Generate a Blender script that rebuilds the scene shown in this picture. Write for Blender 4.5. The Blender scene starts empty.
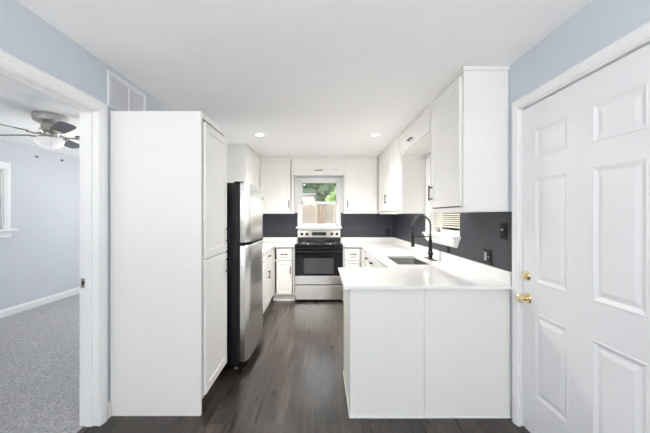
import bpy, bmesh, math, random
from mathutils import Vector, Matrix
random.seed(7)
PI = math.pi
S = bpy.context.scene
C = S.collection

# ------------------------------------------------------------------ camera, sky, sun, lights, exposure
F = 310.0
cam_d = bpy.data.cameras.new('camera'); cam = bpy.data.objects.new('camera', cam_d); C.objects.link(cam)
cam.location = (0, 0, 1.355); cam.rotation_euler = (PI/2, 0, 0)
cam_d.sensor_width = 36; cam_d.lens = F/650*36
cam_d.shift_x = 3/650; cam_d.shift_y = -0.5/650
cam_d.clip_start = 0.02
S.camera = cam

S.view_settings.view_transform = 'Standard'; S.view_settings.look = 'None'
S.view_settings.gamma = 1; S.view_settings.use_curve_mapping = False
S.view_settings.exposure = 0.27
S.cycles.use_denoising = True
S.cycles.max_bounces = 10; S.cycles.diffuse_bounces = 6; S.cycles.glossy_bounces = 5
S.cycles.transparent_max_bounces = 12; S.cycles.sample_clamp_indirect = 6

W = bpy.data.worlds.new('sky'); S.world = W; W.use_nodes = True
bg = W.node_tree.nodes['Background']; bg.inputs[0].default_value = (0.93, 0.965, 1.0, 1); bg.inputs[1].default_value = 4.3

def add_light(name, kind, loc, rot, energy, color=(1, 1, 1), **kw):
    d = bpy.data.lights.new(name, kind); d.energy = energy; d.color = color
    for k, v in kw.items(): setattr(d, k, v)
    o = bpy.data.objects.new(name, d); C.objects.link(o); o.location = loc; o.rotation_euler = rot
    return o
add_light('sun', 'SUN', (0, 0, 20), (math.radians(38), 0, math.radians(25)), 1.2, (1, .95, .87), angle=.02)
# daylight through the windows of the room behind the camera
DAY = (1, .98, .95)
for nm, x, y, sx, sy, zz, sky_w, fill_w in (('rear_left', -.75, -3.06, 1.1, 1.5, 1.35, 5, 7), ('rear_right', .65, -3.06, 1.1, 1.5, 1.35, 5, 7)):
    add_light('daylight_'+nm, 'AREA', (x, y, zz), (PI/2, 0, 0), sky_w, DAY, shape='RECTANGLE', size=sx, size_y=sy)
    # unseen up-tilted lamp low at the same window, added to brighten the ceiling
    add_light('ground_light_'+nm, 'AREA', (x, y+.04, zz-.45), (PI/2+math.radians(60), 0, 0), fill_w, DAY, shape='RECTANGLE', size=sx, size_y=.5)
add_light('daylight_bedroom', 'AREA', (-2.9, 6.16, 1.45), (-PI/2, 0, 0), 14, DAY, shape='RECTANGLE', size=1.5, size_y=1.3)  # fill lamp at an added, unseen bedroom window, to light the bedroom
for x, y, e in ((-2.35, 4.4, 15), (-2.9, .15, 24)):      # bare unseen lamps added to brighten the bedroom, pointing up
    add_light('bedroom_uplighter', 'AREA', (x, y, 1.15), (PI, 0, 0), e, (1, .98, .95), shape='DISK', size=1.2)
for x, y in ((-.95, -1.4), (.15, -1.4)):      # bare lamps added behind the camera, washing the ceiling for soft fill
    add_light('uplighter', 'AREA', (x, y, .85), (PI, 0, 0), 40, (1, .975, .94), shape='DISK', size=.4)
RECESSED_W = 215

# ------------------------------------------------------------------ materials
def mat(name, color, rough=.5, metal=0.0, vary=0.0, vscale=6.0, bump=0.0, bscale=200.0, spec=.5, emit=None, estr=0.0, coat=0.0, stretch=None):
    m = bpy.data.materials.new(name); m.use_nodes = True
    n = m.node_tree.nodes; l = m.node_tree.links; p = n['Principled BSDF']
    p.inputs['Base Color'].default_value = (*color, 1); p.inputs['Roughness'].default_value = rough
    p.inputs['Metallic'].default_value = metal; p.inputs['Specular IOR Level'].default_value = spec
    p.inputs['Coat Weight'].default_value = coat
    if emit: p.inputs['Emission Color'].default_value = (*emit, 1); p.inputs['Emission Strength'].default_value = estr
    tc = n.new('ShaderNodeTexCoord'); mp = n.new('ShaderNodeMapping'); l.new(tc.outputs['Object'], mp.inputs['Vector'])
    if stretch: mp.inputs['Scale'].default_value = stretch
    if vary:
        ns = n.new('ShaderNodeTexNoise'); ns.inputs['Scale'].default_value = vscale; ns.inputs['Detail'].default_value = 5
        l.new(mp.outputs[0], ns.inputs['Vector'])
        r = n.new('ShaderNodeValToRGB'); l.new(ns.outputs['Fac'], r.inputs['Fac'])
        r.color_ramp.elements[0].position = .3; r.color_ramp.elements[1].position = .7
        r.color_ramp.elements[0].color = (*[c*(1-vary) for c in color], 1)
        r.color_ramp.elements[1].color = (*[min(1, c*(1+vary)) for c in color], 1)
        l.new(r.outputs[0], p.inputs['Base Color'])
    if bump:
        nb = n.new('ShaderNodeTexNoise'); nb.inputs['Scale'].default_value = bscale; nb.inputs['Detail'].default_value = 3
        l.new(mp.outputs[0], nb.inputs['Vector'])
        b = n.new('ShaderNodeBump'); b.inputs['Strength'].default_value = bump; b.inputs['Distance'].default_value = .01
        l.new(nb.outputs['Fac'], b.inputs['Height']); l.new(b.outputs[0], p.inputs['Normal'])
    return m

M = {}
M['wall'] = mat('blue_grey_wall_paint', (.60, .645, .705), .75, vary=.012, bump=.04, bscale=90)
M['bedroom_wall'] = mat('bedroom_wall_paint', (.63, .655, .70), .75, vary=.01, bump=.04, bscale=90)
M['ceiling'] = mat('white_ceiling_paint', (.90, .90, .90), .85, vary=.01, bump=.06, bscale=70)
M['trim'] = mat('white_trim_paint', (.87, .87, .87), .35, vary=.008)
M['cabinet'] = mat('white_cabinet_paint', (.84, .828, .80), .33, vary=.012, vscale=4)
M['panel'] = mat('white_panel_paint', (.82, .81, .785), .45, vary=.012, vscale=4)
M['entry'] = mat('white_door_paint', (.85, .85, .86), .38, vary=.008)
M['counter'] = mat('white_quartz', (.90, .89, .875), .12, vary=.02, vscale=14)
M['charcoal'] = mat('charcoal_wall_paint', (.029, .033, .044), .42, vary=.08, vscale=3, bump=.05, bscale=60)
M['black'] = mat('black_metal', (.007, .007, .008), .38, spec=.3)
M['blackplastic'] = mat('black_plastic', (.007, .007, .009), .25, spec=.4)
M['springsteel'] = mat('dark_spring_steel', (.10, .10, .105), .3, 1.0)
M['fridgeblack'] = mat('black_fridge_paint', (.008, .008, .009), .38, spec=.3, bump=.06, bscale=400)
M['gloss'] = mat('black_glass', (.004, .004, .005), .06, spec=.3)
M['ovenglass'] = mat('oven_window_glass', (.045, .046, .05), .08)
M['steel'] = mat('brushed_steel', (.72, .72, .715), .27, 1.0, vary=.05, vscale=8, stretch=(60, 60, .6))
M['rangesteel'] = mat('brushed_range_steel', (.66, .64, .61), .17, 1.0, vary=.06, vscale=6, stretch=(.8, .8, 60))
M['sinksteel'] = mat('satin_sink_steel', (.42, .41, .39), .32, 1.0, vary=.04)
M['nickel'] = mat('brushed_nickel', (.58, .55, .51), .3, 1.0, vary=.03)
M['chrome'] = mat('chrome', (.75, .75, .76), .12, 1.0)
M['brass'] = mat('polished_brass', (.84, .70, .44), .2, 1.0, vary=.03)
M['blade'] = mat('grey_wood_blade', (.075, .078, .09), .5, vary=.25, vscale=10, stretch=(1, 6, 1))
M['bowl'] = mat('frosted_glass_bowl', (.86, .86, .85), .35, spec=.5, emit=(1, .98, .95), estr=.25)
M['lens'] = mat('lamp_lens', (1, 1, 1), .5, emit=(1, .97, .92), estr=9)
M['grille'] = mat('white_grille_enamel', (.78, .79, .83), .45)
M['blind'] = mat('cream_blind_slat', (.72, .68, .60), .45)
M['display'] = mat('dark_display', (.012, .013, .015), .15)
M['dark'] = mat('dark_gap', (.02, .02, .02), .7)
M['threshold'] = mat('dark_threshold', (.05, .045, .04), .5)
M['grey'] = mat('grey_plastic', (.30, .32, .36), .3)
M['house'] = mat('pale_stucco', (.62, .54, .50), .8, vary=.05)
M['roofing'] = mat('grey_roofing', (.22, .21, .21), .8, vary=.2, vscale=20)
M['soil'] = mat('lawn_ground', (.16, .17, .08), .9, vary=.3, vscale=3)
M['bark'] = mat('bark', (.12, .09, .06), .9, vary=.3, vscale=20)
M['leafdark'] = mat('dark_green_leaves', (.07, .13, .045), .55, vary=.5, vscale=9)
M['leafmid'] = mat('green_leaves', (.12, .22, .055), .55, vary=.4, vscale=9)
M['leafpale'] = mat('pale_green_leaves', (.28, .42, .11), .55, vary=.35, vscale=9)
M['fence'] = mat('weathered_cedar', (.31, .225, .15), .8, vary=.28, vscale=5, stretch=(6, 6, .5), bump=.3, bscale=30)

def per_board(m):
    n = m.node_tree.nodes; l = m.node_tree.links; p = n['Principled BSDF']
    src = p.inputs['Base Color'].links[0].from_socket; oi = n.new('ShaderNodeObjectInfo')
    r = n.new('ShaderNodeMapRange'); l.new(oi.outputs['Random'], r.inputs['Value']); r.inputs['To Min'].default_value = .6; r.inputs['To Max'].default_value = 1.2
    v = n.new('ShaderNodeVectorMath'); v.operation = 'SCALE'; l.new(src, v.inputs[0]); l.new(r.outputs[0], v.inputs['Scale']); l.new(v.outputs[0], p.inputs['Base Color'])
per_board(M['fence'])
def m_floor():
    m = bpy.data.materials.new('vinyl_plank_floor'); m.use_nodes = True
    n = m.node_tree.nodes; l = m.node_tree.links; p = n['Principled BSDF']
    tc = n.new('ShaderNodeTexCoord'); mp = n.new('ShaderNodeMapping'); mp.inputs['Rotation'].default_value = (0, 0, PI/2)
    mp.inputs['Location'].default_value = (.35, .06, 0)
    l.new(tc.outputs['Object'], mp.inputs['Vector'])
    br = n.new('ShaderNodeTexBrick'); br.offset = .37; br.offset_frequency = 2
    br.inputs['Scale'].default_value = 1; br.inputs['Brick Width'].default_value = 1.22; br.inputs['Row Height'].default_value = .18
    br.inputs['Mortar Size'].default_value = .0012; br.inputs['Mortar Smooth'].default_value = .1; br.inputs['Bias'].default_value = 0
    br.inputs['Color1'].default_value = (0, 0, 0, 1); br.inputs['Color2'].default_value = (1, 1, 1, 1); br.inputs['Mortar'].default_value = (.5, .5, .5, 1)
    l.new(mp.outputs[0], br.inputs['Vector'])
    # grain stretched along the planks, shifted per plank
    mg = n.new('ShaderNodeMapping'); mg.inputs['Scale'].default_value = (30, 1.6, 1); l.new(tc.outputs['Object'], mg.inputs['Vector'])
    addv = n.new('ShaderNodeVectorMath'); addv.operation = 'ADD'; l.new(mg.outputs[0], addv.inputs[0])
    sc = n.new('ShaderNodeVectorMath'); sc.operation = 'SCALE'; sc.inputs['Scale'].default_value = 23; l.new(br.outputs['Color'], sc.inputs[0])
    l.new(sc.outputs[0], addv.inputs[1])
    ng = n.new('ShaderNodeTexNoise'); ng.inputs['Scale'].default_value = 1.0; ng.inputs['Detail'].default_value = 7; ng.inputs['Roughness'].default_value = .65
    l.new(addv.outputs[0], ng.inputs['Vector'])
    r = n.new('ShaderNodeValToRGB'); l.new(ng.outputs['Fac'], r.inputs['Fac'])
    e = r.color_ramp.elements; e[0].position = .28; e[0].color = (.017, .013, .011, 1); e[1].position = .72; e[1].color = (.086, .067, .056, 1)
    e2 = e.new(.5); e2.color = (.036, .0275, .023, 1)
    tone = n.new('ShaderNodeMapRange'); l.new(br.outputs['Color'], tone.inputs['Value']); tone.inputs['To Min'].default_value = .62; tone.inputs['To Max'].default_value = 1.38
    mx = n.new('ShaderNodeVectorMath'); mx.operation = 'SCALE'; l.new(r.outputs[0], mx.inputs[0]); l.new(tone.outputs[0], mx.inputs['Scale'])
    seam = n.new('ShaderNodeMix'); seam.data_type = 'RGBA'; l.new(br.outputs['Fac'], seam.inputs['Factor'])
    l.new(mx.outputs[0], seam.inputs['A']); seam.inputs['B'].default_value = (.045, .037, .032, 1)
    l.new(seam.outputs['Result'], p.inputs['Base Color'])
    rr = n.new('ShaderNodeMapRange'); l.new(ng.outputs['Fac'], rr.inputs['Value']); rr.inputs['To Min'].default_value = .22; rr.inputs['To Max'].default_value = .36
    l.new(rr.outputs[0], p.inputs['Roughness'])
    b = n.new('ShaderNodeBump'); b.inputs['Strength'].default_value = .12; b.inputs['Distance'].default_value = .004
    l.new(ng.outputs['Fac'], b.inputs['Height']); l.new(b.outputs[0], p.inputs['Normal'])
    return m
M['floor'] = m_floor()
M['oldwood'] = mat('dark_aged_wood', (.07, .05, .035), .9, vary=.3, vscale=8)  # dark colour standing in for shade between the fence boards
def m_carpet():
    m = bpy.data.materials.new('grey_carpet'); m.use_nodes = True
    n = m.node_tree.nodes; l = m.node_tree.links; p = n['Principled BSDF']; p.inputs['Roughness'].default_value = .95
    p.inputs['Specular IOR Level'].default_value = .1
    tc = n.new('ShaderNodeTexCoord')
    a = n.new('ShaderNodeTexNoise'); a.inputs['Scale'].default_value = 70; a.inputs['Detail'].default_value = 6; a.inputs['Roughness'].default_value = .8; l.new(tc.outputs['Object'], a.inputs['Vector'])
    r = n.new('ShaderNodeValToRGB'); l.new(a.outputs['Fac'], r.inputs['Fac']); e = r.color_ramp.elements
    e[0].position = .32; e[0].color = (.20, .20, .205, 1); e[1].position = .68; e[1].color = (.72, .72, .73, 1)
    l.new(r.outputs[0], p.inputs['Base Color'])
    b = n.new('ShaderNodeBump'); b.inputs['Strength'].default_value = .7; b.inputs['Distance'].default_value = .01
    l.new(a.outputs['Fac'], b.inputs['Height']); l.new(b.outputs[0], p.inputs['Normal'])
    return m
M['carpet'] = m_carpet()
def m_glass():
    m = bpy.data.materials.new('window_glass'); m.use_nodes = True
    n = m.node_tree.nodes; l = m.node_tree.links; n.remove(n['Principled BSDF'])
    t = n.new('ShaderNodeBsdfTransparent'); t.inputs[0].default_value = (.97, .98, .98, 1)
    g = n.new('ShaderNodeBsdfGlossy'); g.inputs['Roughness'].default_value = .02
    f = n.new('ShaderNodeFresnel'); f.inputs[0].default_value = 1.45
    x = n.new('ShaderNodeMixShader'); l.new(f.outputs[0], x.inputs[0]); l.new(t.outputs[0], x.inputs[1]); l.new(g.outputs[0], x.inputs[2])
    l.new(x.outputs[0], n['Material Output'].inputs['Surface'])
    return m
M['glass'] = m_glass()

# ------------------------------------------------------------------ mesh helpers
class MB:
    def __init__(s): s.v = []; s.f = []; s.sm = []
    def add(s, vs, fs, smooth=False):
        k = len(s.v); s.v += [tuple(v) for v in vs]; s.f += [tuple(i+k for i in f) for f in fs]; s.sm += [smooth]*len(fs); return s
    def box(s, x0, x1, y0, y1, z0, z1, b=0.0):
        x0, x1 = min(x0, x1), max(x0, x1); y0, y1 = min(y0, y1), max(y0, y1); z0, z1 = min(z0, z1), max(z0, z1)
        if b <= 0:
            vs = [(x, y, z) for x in (x0, x1) for y in (y0, y1) for z in (z0, z1)]
            return s.add(vs, [(0, 1, 3, 2), (4, 6, 7, 5), (0, 4, 5, 1), (2, 3, 7, 6), (0, 2, 6, 4), (1, 5, 7, 3)])
        bm = bmesh.new(); bmesh.ops.create_cube(bm, size=1)
        for v in bm.verts: v.co = Vector(((x0+x1)/2+v.co.x*(x1-x0), (y0+y1)/2+v.co.y*(y1-y0), (z0+z1)/2+v.co.z*(z1-z0)))
        bmesh.ops.bevel(bm, geom=bm.edges[:], offset=min(b, .45*min(x1-x0, y1-y0, z1-z0)), segments=2, profile=.6, affect='EDGES')
        bm.verts.index_update(); vs = [v.co[:] for v in bm.verts]; fs = [[v.index for v in f.verts] for f in bm.faces]; bm.free()
        return s.add(vs, fs)
    def tube(s, pts, r, seg=12, cap=True):
        pts = [Vector(p) for p in pts]; n = len(pts); rs = r if isinstance(r, (list, tuple)) else [r]*n
        up = None; vs = []; fs = []
        for i, p in enumerate(pts):
            t = (pts[min(i+1, n-1)]-pts[max(i-1, 0)]).normalized()
            if up is None:
                up = Vector((0, 0, 1)) if abs(t.z) < .9 else Vector((1, 0, 0))
            a = (up - t*up.dot(t)).normalized(); b = t.cross(a); up = a
            for k in range(seg):
                w = 2*PI*k/seg; vs.append(p + (a*math.cos(w)+b*math.sin(w))*rs[i])
        for i in range(n-1):
            for k in range(seg):
                fs.append((i*seg+k, i*seg+(k+1) % seg, (i+1)*seg+(k+1) % seg, (i+1)*seg+k))
        s.add(vs, fs, True)
        if cap:
            s.add(vs[:seg], [tuple(range(seg))[::-1]]); s.add(vs[-seg:], [tuple(range(seg))])
        return s
    def lathe(s, c, axis, prof, seg=24):          # prof: (radius, height along axis)
        ax = Vector(axis).normalized(); u = Vector((1, 0, 0)) if abs(ax.x) < .9 else Vector((0, 1, 0))
        a = (u-ax*u.dot(ax)).normalized(); b = ax.cross(a); c = Vector(c); vs = []; fs = []
        for r, h in prof:
            for k in range(seg):
                w = 2*PI*k/seg; vs.append(c+ax*h+(a*math.cos(w)+b*math.sin(w))*max(r, 1e-5))
        for i in range(len(prof)-1):
            for k in range(seg): fs.append((i*seg+k, i*seg+(k+1) % seg, (i+1)*seg+(k+1) % seg, (i+1)*seg+k))
        s.add(vs, fs, True)
        s.add(vs[:seg], [tuple(range(seg))[::-1]]); s.add(vs[-seg:], [tuple(range(seg))])
        return s
    def prism(s, poly, ext, fr):                  # poly of (a,b); fr(a,b,t) -> xyz
        n = len(poly); vs = [fr(a, b, ext[0]) for a, b in poly]+[fr(a, b, ext[1]) for a, b in poly]
        return s.add(vs, [tuple(range(n))[::-1], tuple(range(n, 2*n))]+[(i, (i+1) % n, n+(i+1) % n, n+i) for i in range(n)])
    def grid(s, xs, ys, keep, z0, z1):            # slab made of cells, holes where keep is false
        nx, ny = len(xs)-1, len(ys)-1; K = lambda i, j: 0 <= i < nx and 0 <= j < ny and keep(i, j)
        for i in range(nx):
            for j in range(ny):
                if not K(i, j): continue
                a, b, c, d = xs[i], xs[i+1], ys[j], ys[j+1]
                s.add([(a, c, z1), (b, c, z1), (b, d, z1), (a, d, z1)], [(0, 1, 2, 3)])
                s.add([(a, c, z0), (b, c, z0), (b, d, z0), (a, d, z0)], [(3, 2, 1, 0)])
                for (di, dj, p, q) in ((-1, 0, (a, d), (a, c)), (1, 0, (b, c), (b, d)), (0, -1, (a, c), (b, c)), (0, 1, (b, d), (a, d))):
                    if not K(i+di, j+dj): s.add([(*p, z0), (*q, z0), (*q, z1), (*p, z1)], [(0, 1, 2, 3)])
        return s
    def build(s, name, m, parent=None):
        off = Vector((0, 0, 0)); o_ = parent
        while o_ is not None: off += o_.location; o_ = o_.parent
        me = bpy.data.meshes.new(name); me.from_pydata([tuple(Vector(v)-off) for v in s.v], [], s.f)
        bm = bmesh.new(); bm.from_mesh(me); bmesh.ops.remove_doubles(bm, verts=bm.verts, dist=1e-6)
        me2 = me; bmesh.ops.recalc_face_normals(bm, faces=bm.faces) if len(bm.faces) < 3000 else None
        bm.to_mesh(me2); bm.free()
        if len(me.polygons) == len(s.sm):
            me.polygons.foreach_set('use_smooth', s.sm)
        elif any(s.sm): me.polygons.foreach_set('use_smooth', [True]*len(me.polygons))
        if any(s.sm) and hasattr(me, 'set_sharp_from_angle'): me.set_sharp_from_angle(angle=math.radians(40))
        me.materials.append(M[m]); o = bpy.data.objects.new(name, me); C.objects.link(o); o.parent = parent
        return o

def thing(name, label, cat, loc, group=None):
    o = bpy.data.objects.new(name, None); C.objects.link(o); o.location = loc; o.empty_display_size = .1
    o['label'] = label; o['category'] = cat
    if group: o['group'] = group
    return o
def tag(o, label, cat, group=None, kind=None):
    o['label'] = label; o['category'] = cat
    if group: o['group'] = group
    if kind: o['kind'] = kind
    return o
def struct(name, mb, m, parent=None, label=None, cat=None):
    o = mb.build(name, m, parent); o['kind'] = 'structure'
    if label: o['label'] = label
    if cat: o['category'] = cat
    return o
def frm(o, u, n):                                  # local frame: u along the front, n outwards, z up
    o, u, n = Vector(o), Vector(u), Vector(n)
    return lambda a, b, z: tuple(o+u*a+n*b+Vector((0, 0, z)))
FY = frm((0, 0, 0), (1, 0, 0), (0, -1, 0))          # faces the camera: a = X, b = -Y
FXP = frm((0, 0, 0), (0, 1, 0), (1, 0, 0))          # faces +X: a = Y, b = X
FXN = frm((0, 0, 0), (0, 1, 0), (-1, 0, 0))         # faces -X: a = Y, b = -X
def shaker(fr, a0, a1, z0, z1, b0, t=.02, w=.057, rec=.007, bev=.003):
    mb = MB(); R = []
    def ring(i, b): R.append([fr(a0+i, b, z0+i), fr(a1-i, b, z0+i), fr(a1-i, b, z1-i), fr(a0+i, b, z1-i)])
    ring(0, b0); ring(0, b0+t-bev); ring(bev, b0+t); ring(w, b0+t); ring(w+.004, b0+t-rec)
    vs = [p for r in R for p in r]; fs = [(3, 2, 1, 0)]
    for k in range(len(R)-1):
        for i in range(4): fs.append((k*4+i, k*4+(i+1) % 4, (k+1)*4+(i+1) % 4, (k+1)*4+i))
    k = (len(R)-1)*4; fs.append((k, k+1, k+2, k+3))
    return mb.add(vs, fs)
def pull(fr, a, z, b, L=.128, vertical=True):
    mb = MB()
    P = (lambda t, d: fr(a, b+d, z+t)) if vertical else (lambda t, d: fr(a+t, b+d, z))
    mb.tube([P(-L/2, .030), P(L/2, .030)], .0068, 10)
    for t in (-L*.38, L*.38): mb.tube([P(t, 0), P(t, .030)], .0058, 8)
    return mb
def fbox(fr, a0, a1, b0, b1, z0, z1, bev=0):
    p, q = fr(a0, b0, z0), fr(a1, b1, z1); return MB().box(p[0], q[0], p[1], q[1], z0, z1, bev)

# ------------------------------------------------------------------ room shell
XL, XR, YB, YR, H, T = -1.44, 1.27, 5.55, -3.1, 2.37, .115
BX, BY0, BY1 = -4.25, -1.1, 6.2                      # bedroom
struct('floor', MB().box(XL-.06, XR+.15, YR-.15, YB+.15, -.08, 0), 'floor')
cp = struct('floor_carpet', MB().box(BX-.1, XL-.065, BY0-.1, BY1+.1, -.08, .006), 'carpet')
struct('ceiling', MB().box(BX-.1, XR+.15, YR-.15, BY1+.1, H, H+.1), 'ceiling')
def wall_x(x0, x1, ys, zs, keep):                    # wall in the yz plane with openings
    mb = MB(); g = MB().grid(ys, zs, keep, x0, x1)
    return mb.add([(v[2], v[0], v[1]) for v in g.v], g.f)
def wall_y(y0, y1, xs, zs, keep):
    mb = MB(); g = MB().grid(xs, zs, keep, y0, y1)
    return mb.add([(v[0], v[2], v[1]) for v in g.v], g.f)
DY0, DY1, DH = 1.22, 2.01, 2.045                     # bedroom doorway (rough opening)
wl = struct('wall_left', wall_x(XL-T, XL, [YR, DY0, DY1, YB+.15], [0, DH, H], lambda i, j: not (i == 1 and j == 0)), 'wall')
EY0, EY1, EH = 1.055, 2.005, 2.055                   # entry door opening
WY0, WY1, WZ0, WZ1 = 2.85, 3.62, 1.165, 2.06         # sink window opening
wr = struct('wall_right', wall_x(XR, XR+.15, [YR, EY0, EY1, WY0, WY1, YB+.15], [0, WZ0, EH, WZ1, H],
            lambda i, j: not (i == 1 and j <= 1) and not (i == 3 and 1 <= j <= 2)), 'wall')
BX0, BX1, BZ0, BZ1 = -.40, .30, 1.165, 2.0
wb = struct('wall_back', wall_y(YB, YB+.15, [XL, BX0, BX1, XR], [0, BZ0, BZ1, H], lambda i, j: not (i == 1 and j == 1)), 'wall')
struct('wall_rear', wall_y(YR-.15, YR, [XL-T, -1.3, -.2, .1, 1.2, XR+.15], [0, .6, 2.1, H], lambda i, j: not (i in (1, 3) and j == 1)), 'wall')
# charcoal painted band above the counters
struct('painted_band', MB().box(XR-.003, XR-.0005, 2.055, WY0-.001, .89, 1.384).box(XR-.003, XR-.0005, WY0-.001, WY1+.001, .89, WZ0-.001).box(XR-.003, XR-.0005, WY1+.001, YB-.001, .89, 1.41), 'charcoal', wr)
struct('painted_band', MB().box(XL+.002, -.436, YB-.003, YB-.0005, .89, 1.41).box(-.436, .336, YB-.003, YB-.0005, .89, 1.13).box(.336, XR-.004, YB-.003, YB-.0005, .89, 1.41), 'charcoal', wb)
# bedroom shell
BWY0, BWY1, BWZ0, BWZ1 = 2.95, 4.13, 1.18, 1.99
struct('wall_bedroom_left', wall_x(BX-.12, BX, [BY0, BWY0, BWY1, BY1], [0, BWZ0, BWZ1, H], lambda i, j: not (i == 1 and j == 1)), 'bedroom_wall')
struct('wall_bedroom_back', wall_y(BY1, BY1+.12, [BX-.12, -3.65, -2.15, XL-T], [0, .8, 2.1, H], lambda i, j: not (i == 1 and j == 1)), 'bedroom_wall')
struct('wall_bedroom_front', MB().box(BX-.12, XL-T, BY0-.12, BY0, 0, H), 'bedroom_wall')
def baseboard(name, fr, a0, a1, h=.105):
    return struct(name, MB().prism([(0, 0), (.014, 0), (.014, h-.03), (.009, h-.012), (.005, h), (0, h)], (a0, a1), lambda b, z, a: fr(a, b, z)), 'trim')
baseboard('baseboard_bedroom_left', frm((BX, 0, .006), (0, 1, 0), (1, 0, 0)), BY0, BY1)
baseboard('baseboard_bedroom_back', frm((0, BY1, .006), (1, 0, 0), (0, -1, 0)), BX+.015, XL-T)
baseboard('baseboard_left', FXP if False else frm((XL, 0, 0), (0, 1, 0), (1, 0, 0)), 2.072, 2.094)
baseboard('baseboard_rear', frm((0, YR, 0), (1, 0, 0), (0, 1, 0)), XL, XR)

# ------------------------------------------------------------------ bedroom doorway: jambs, stops, casing
def casing_poly(w): return [(0, 0), (w, 0), (w, .012), (w-.012, .019), (w*.45, .017), (w*.25, .012), (.006, .011), (0, .006)]
def mitred(mb, fr, a0, a1, z0, z1, w, poly=None, bottom=False, bmul=1):
    # casing round an opening a0..a1, z0..z1, profile offset outwards from the opening
    P = casing_poly(w); rings = []
    path = [(a0, z0, -1, 0), (a0, z1, -1, 1), (a1, z1, 1, 1), (a1, z0, 1, 0)]
    if bottom: path = [(a0, z0, -1, -1), (a0, z1, -1, 1), (a1, z1, 1, 1), (a1, z0, 1, -1), (a0, z0, -1, -1)]
    for a, z, da, dz in path: rings.append([fr(a+da*o, b*bmul, z+dz*o) for o, b in P])
    n = len(P); vs = [p for r in rings for p in r]; fs = []
    for k in range(len(rings)-1):
        for i in range(n): fs.append((k*n+i, k*n+(i+1) % n, (k+1)*n+(i+1) % n, (k+1)*n+i))
    if not bottom: fs += [tuple(range(n)), tuple(range((len(rings)-1)*n, len(rings)*n))]
    return mb.add(vs, fs)
j = MB().box(XL-T-.002, XL+.002, DY1-.018, DY1-.0005, .006, DH-.0005).box(XL-T-.002, XL+.002, DY0+.0005, DY0+.018, .006, DH-.0005).box(XL-T-.002, XL+.002, DY0+.018, DY1-.018, DH-.018, DH-.0005)
d2 = struct('door_2', j, 'trim', None, 'white painted doorway frame opening from the kitchen to the carpeted bedroom', 'doorway')
struct('door_stop', MB().box(XL-.075, XL-.035, DY1-.03, DY1-.018, .006, DH-.018).box(XL-.075, XL-.035, DY0+.018, DY0+.03, .006, DH-.018).box(XL-.075, XL-.035, DY0+.03, DY1-.03, DH-.03, DH-.018), 'trim', d2)
struct('casing', mitred(MB(), frm((XL, 0, 0), (0, 1, 0), (1, 0, 0)), DY0+.014, DY1-.014, 0, DH-.014, .068), 'trim', d2)
struct('casing', mitred(MB(), frm((XL-T, 0, .006), (0, 1, 0), (-1, 0, 0)), DY0+.014, DY1-.014, 0, DH-.02, .068), 'trim', d2)
sp = MB().box(XL-.108, XL-.078, DY1-.0205, DY1-.018, .895, .955, .001).build('strike_plate', 'nickel', d2)
MB().box(XL-.099, XL-.087, DY1-.0212, DY1-.0203, .912, .938).build('latch_hole', 'dark', sp)
struct('trim_doorway_threshold', MB().box(XL-.085, XL-.04, DY0+.02, DY1-.02, 0, .009, .003), 'threshold')

# ------------------------------------------------------------------ entry door on the right
DX = 1.287                                            # room face of the slab
d1 = None
def panel_door(fr, a0, a1, z0, z1, t, cols, rows):
    mb = MB(); us = [a0]+[v for c in cols for v in c]+[a1]; zs = [z0]+[v for r in rows for v in r]+[z1]
    for i in range(len(us)-1):
        for k in range(len(zs)-1):
            A, B, Z0, Z1 = us[i], us[i+1], zs[k], zs[k+1]
            q = lambda s_, b: [fr(A+s_, b, Z0+s_), fr(B-s_, b, Z0+s_), fr(B-s_, b, Z1-s_), fr(A+s_, b, Z1-s_)]
            if i % 2 == 1 and k % 2 == 1:
                R = [q(0, 0), q(.006, .0022), q(.016, -.0015), q(.026, -.0065), q(.034, -.0065), q(.052, -.0015), q(.056, -.0008)]
                vs = [p for r in R for p in r]; fs = []
                for m_ in range(len(R)-1):
                    for e in range(4): fs.append((m_*4+e, m_*4+(e+1) % 4, m_*4+4+(e+1) % 4, m_*4+4+e))
                m_ = (len(R)-1)*4; fs.append((m_, m_+1, m_+2, m_+3)); mb.add(vs, fs)
            else: mb.add(q(0, 0), [(0, 1, 2, 3)])
    c = [fr(a0, 0, z0), fr(a1, 0, z0), fr(a1, 0, z1), fr(a0, 0, z1), fr(a0, -t, z0), fr(a1, -t, z0), fr(a1, -t, z1), fr(a0, -t, z1)]
    mb.add(c, [(4, 5, 1, 0), (5, 6, 2, 1), (6, 7, 3, 2), (7, 4, 0, 3), (7, 6, 5, 4)])
    return mb
fd = frm((DX, 0, 0), (0, 1, 0), (-1, 0, 0))
d1 = struct('door_1', panel_door(fd, 1.078, 1.984, .016, 2.032, .044, [(1.222, 1.478), (1.620, 1.876)], [(.255, .77), (.95, 1.59), (1.70, 1.885)]), 'entry', None,
            'white six panel entry door with brass knob beside the peninsula', 'door')
kn = MB().lathe((DX, 1.935, .842), (-1, 0, 0), [(.032, 0), (.033, .004), (.029, .009), (.014, .012), (.012, .030), (.016, .036), (.025, .044), (.0285, .055), (.026, .066), (.016, .072), (0, .073)], 28).build('door_knob', 'brass', d1)
kn['label'] = 'round polished brass door knob'
db = MB().lathe((DX, 1.94, .98), (-1, 0, 0), [(.031, 0), (.032, .004), (.027, .012), (.018, .016), (.017, .020), (0, .021)], 28).build('deadbolt', 'brass', d1)
MB().box(DX-.034, DX-.020, 1.937, 1.943, .966, .994, .002).build('thumb_turn', 'brass', db)
jm = MB().box(XR+.0, XR+.145, EY1-.016, EY1-.0005, 0, EH-.0005).box(XR+.0, XR+.145, EY0+.0005, EY0+.016, 0, EH-.0005).box(XR+.0, XR+.145, EY0+.016, EY1-.016, EH-.016, EH-.0005)
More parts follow.
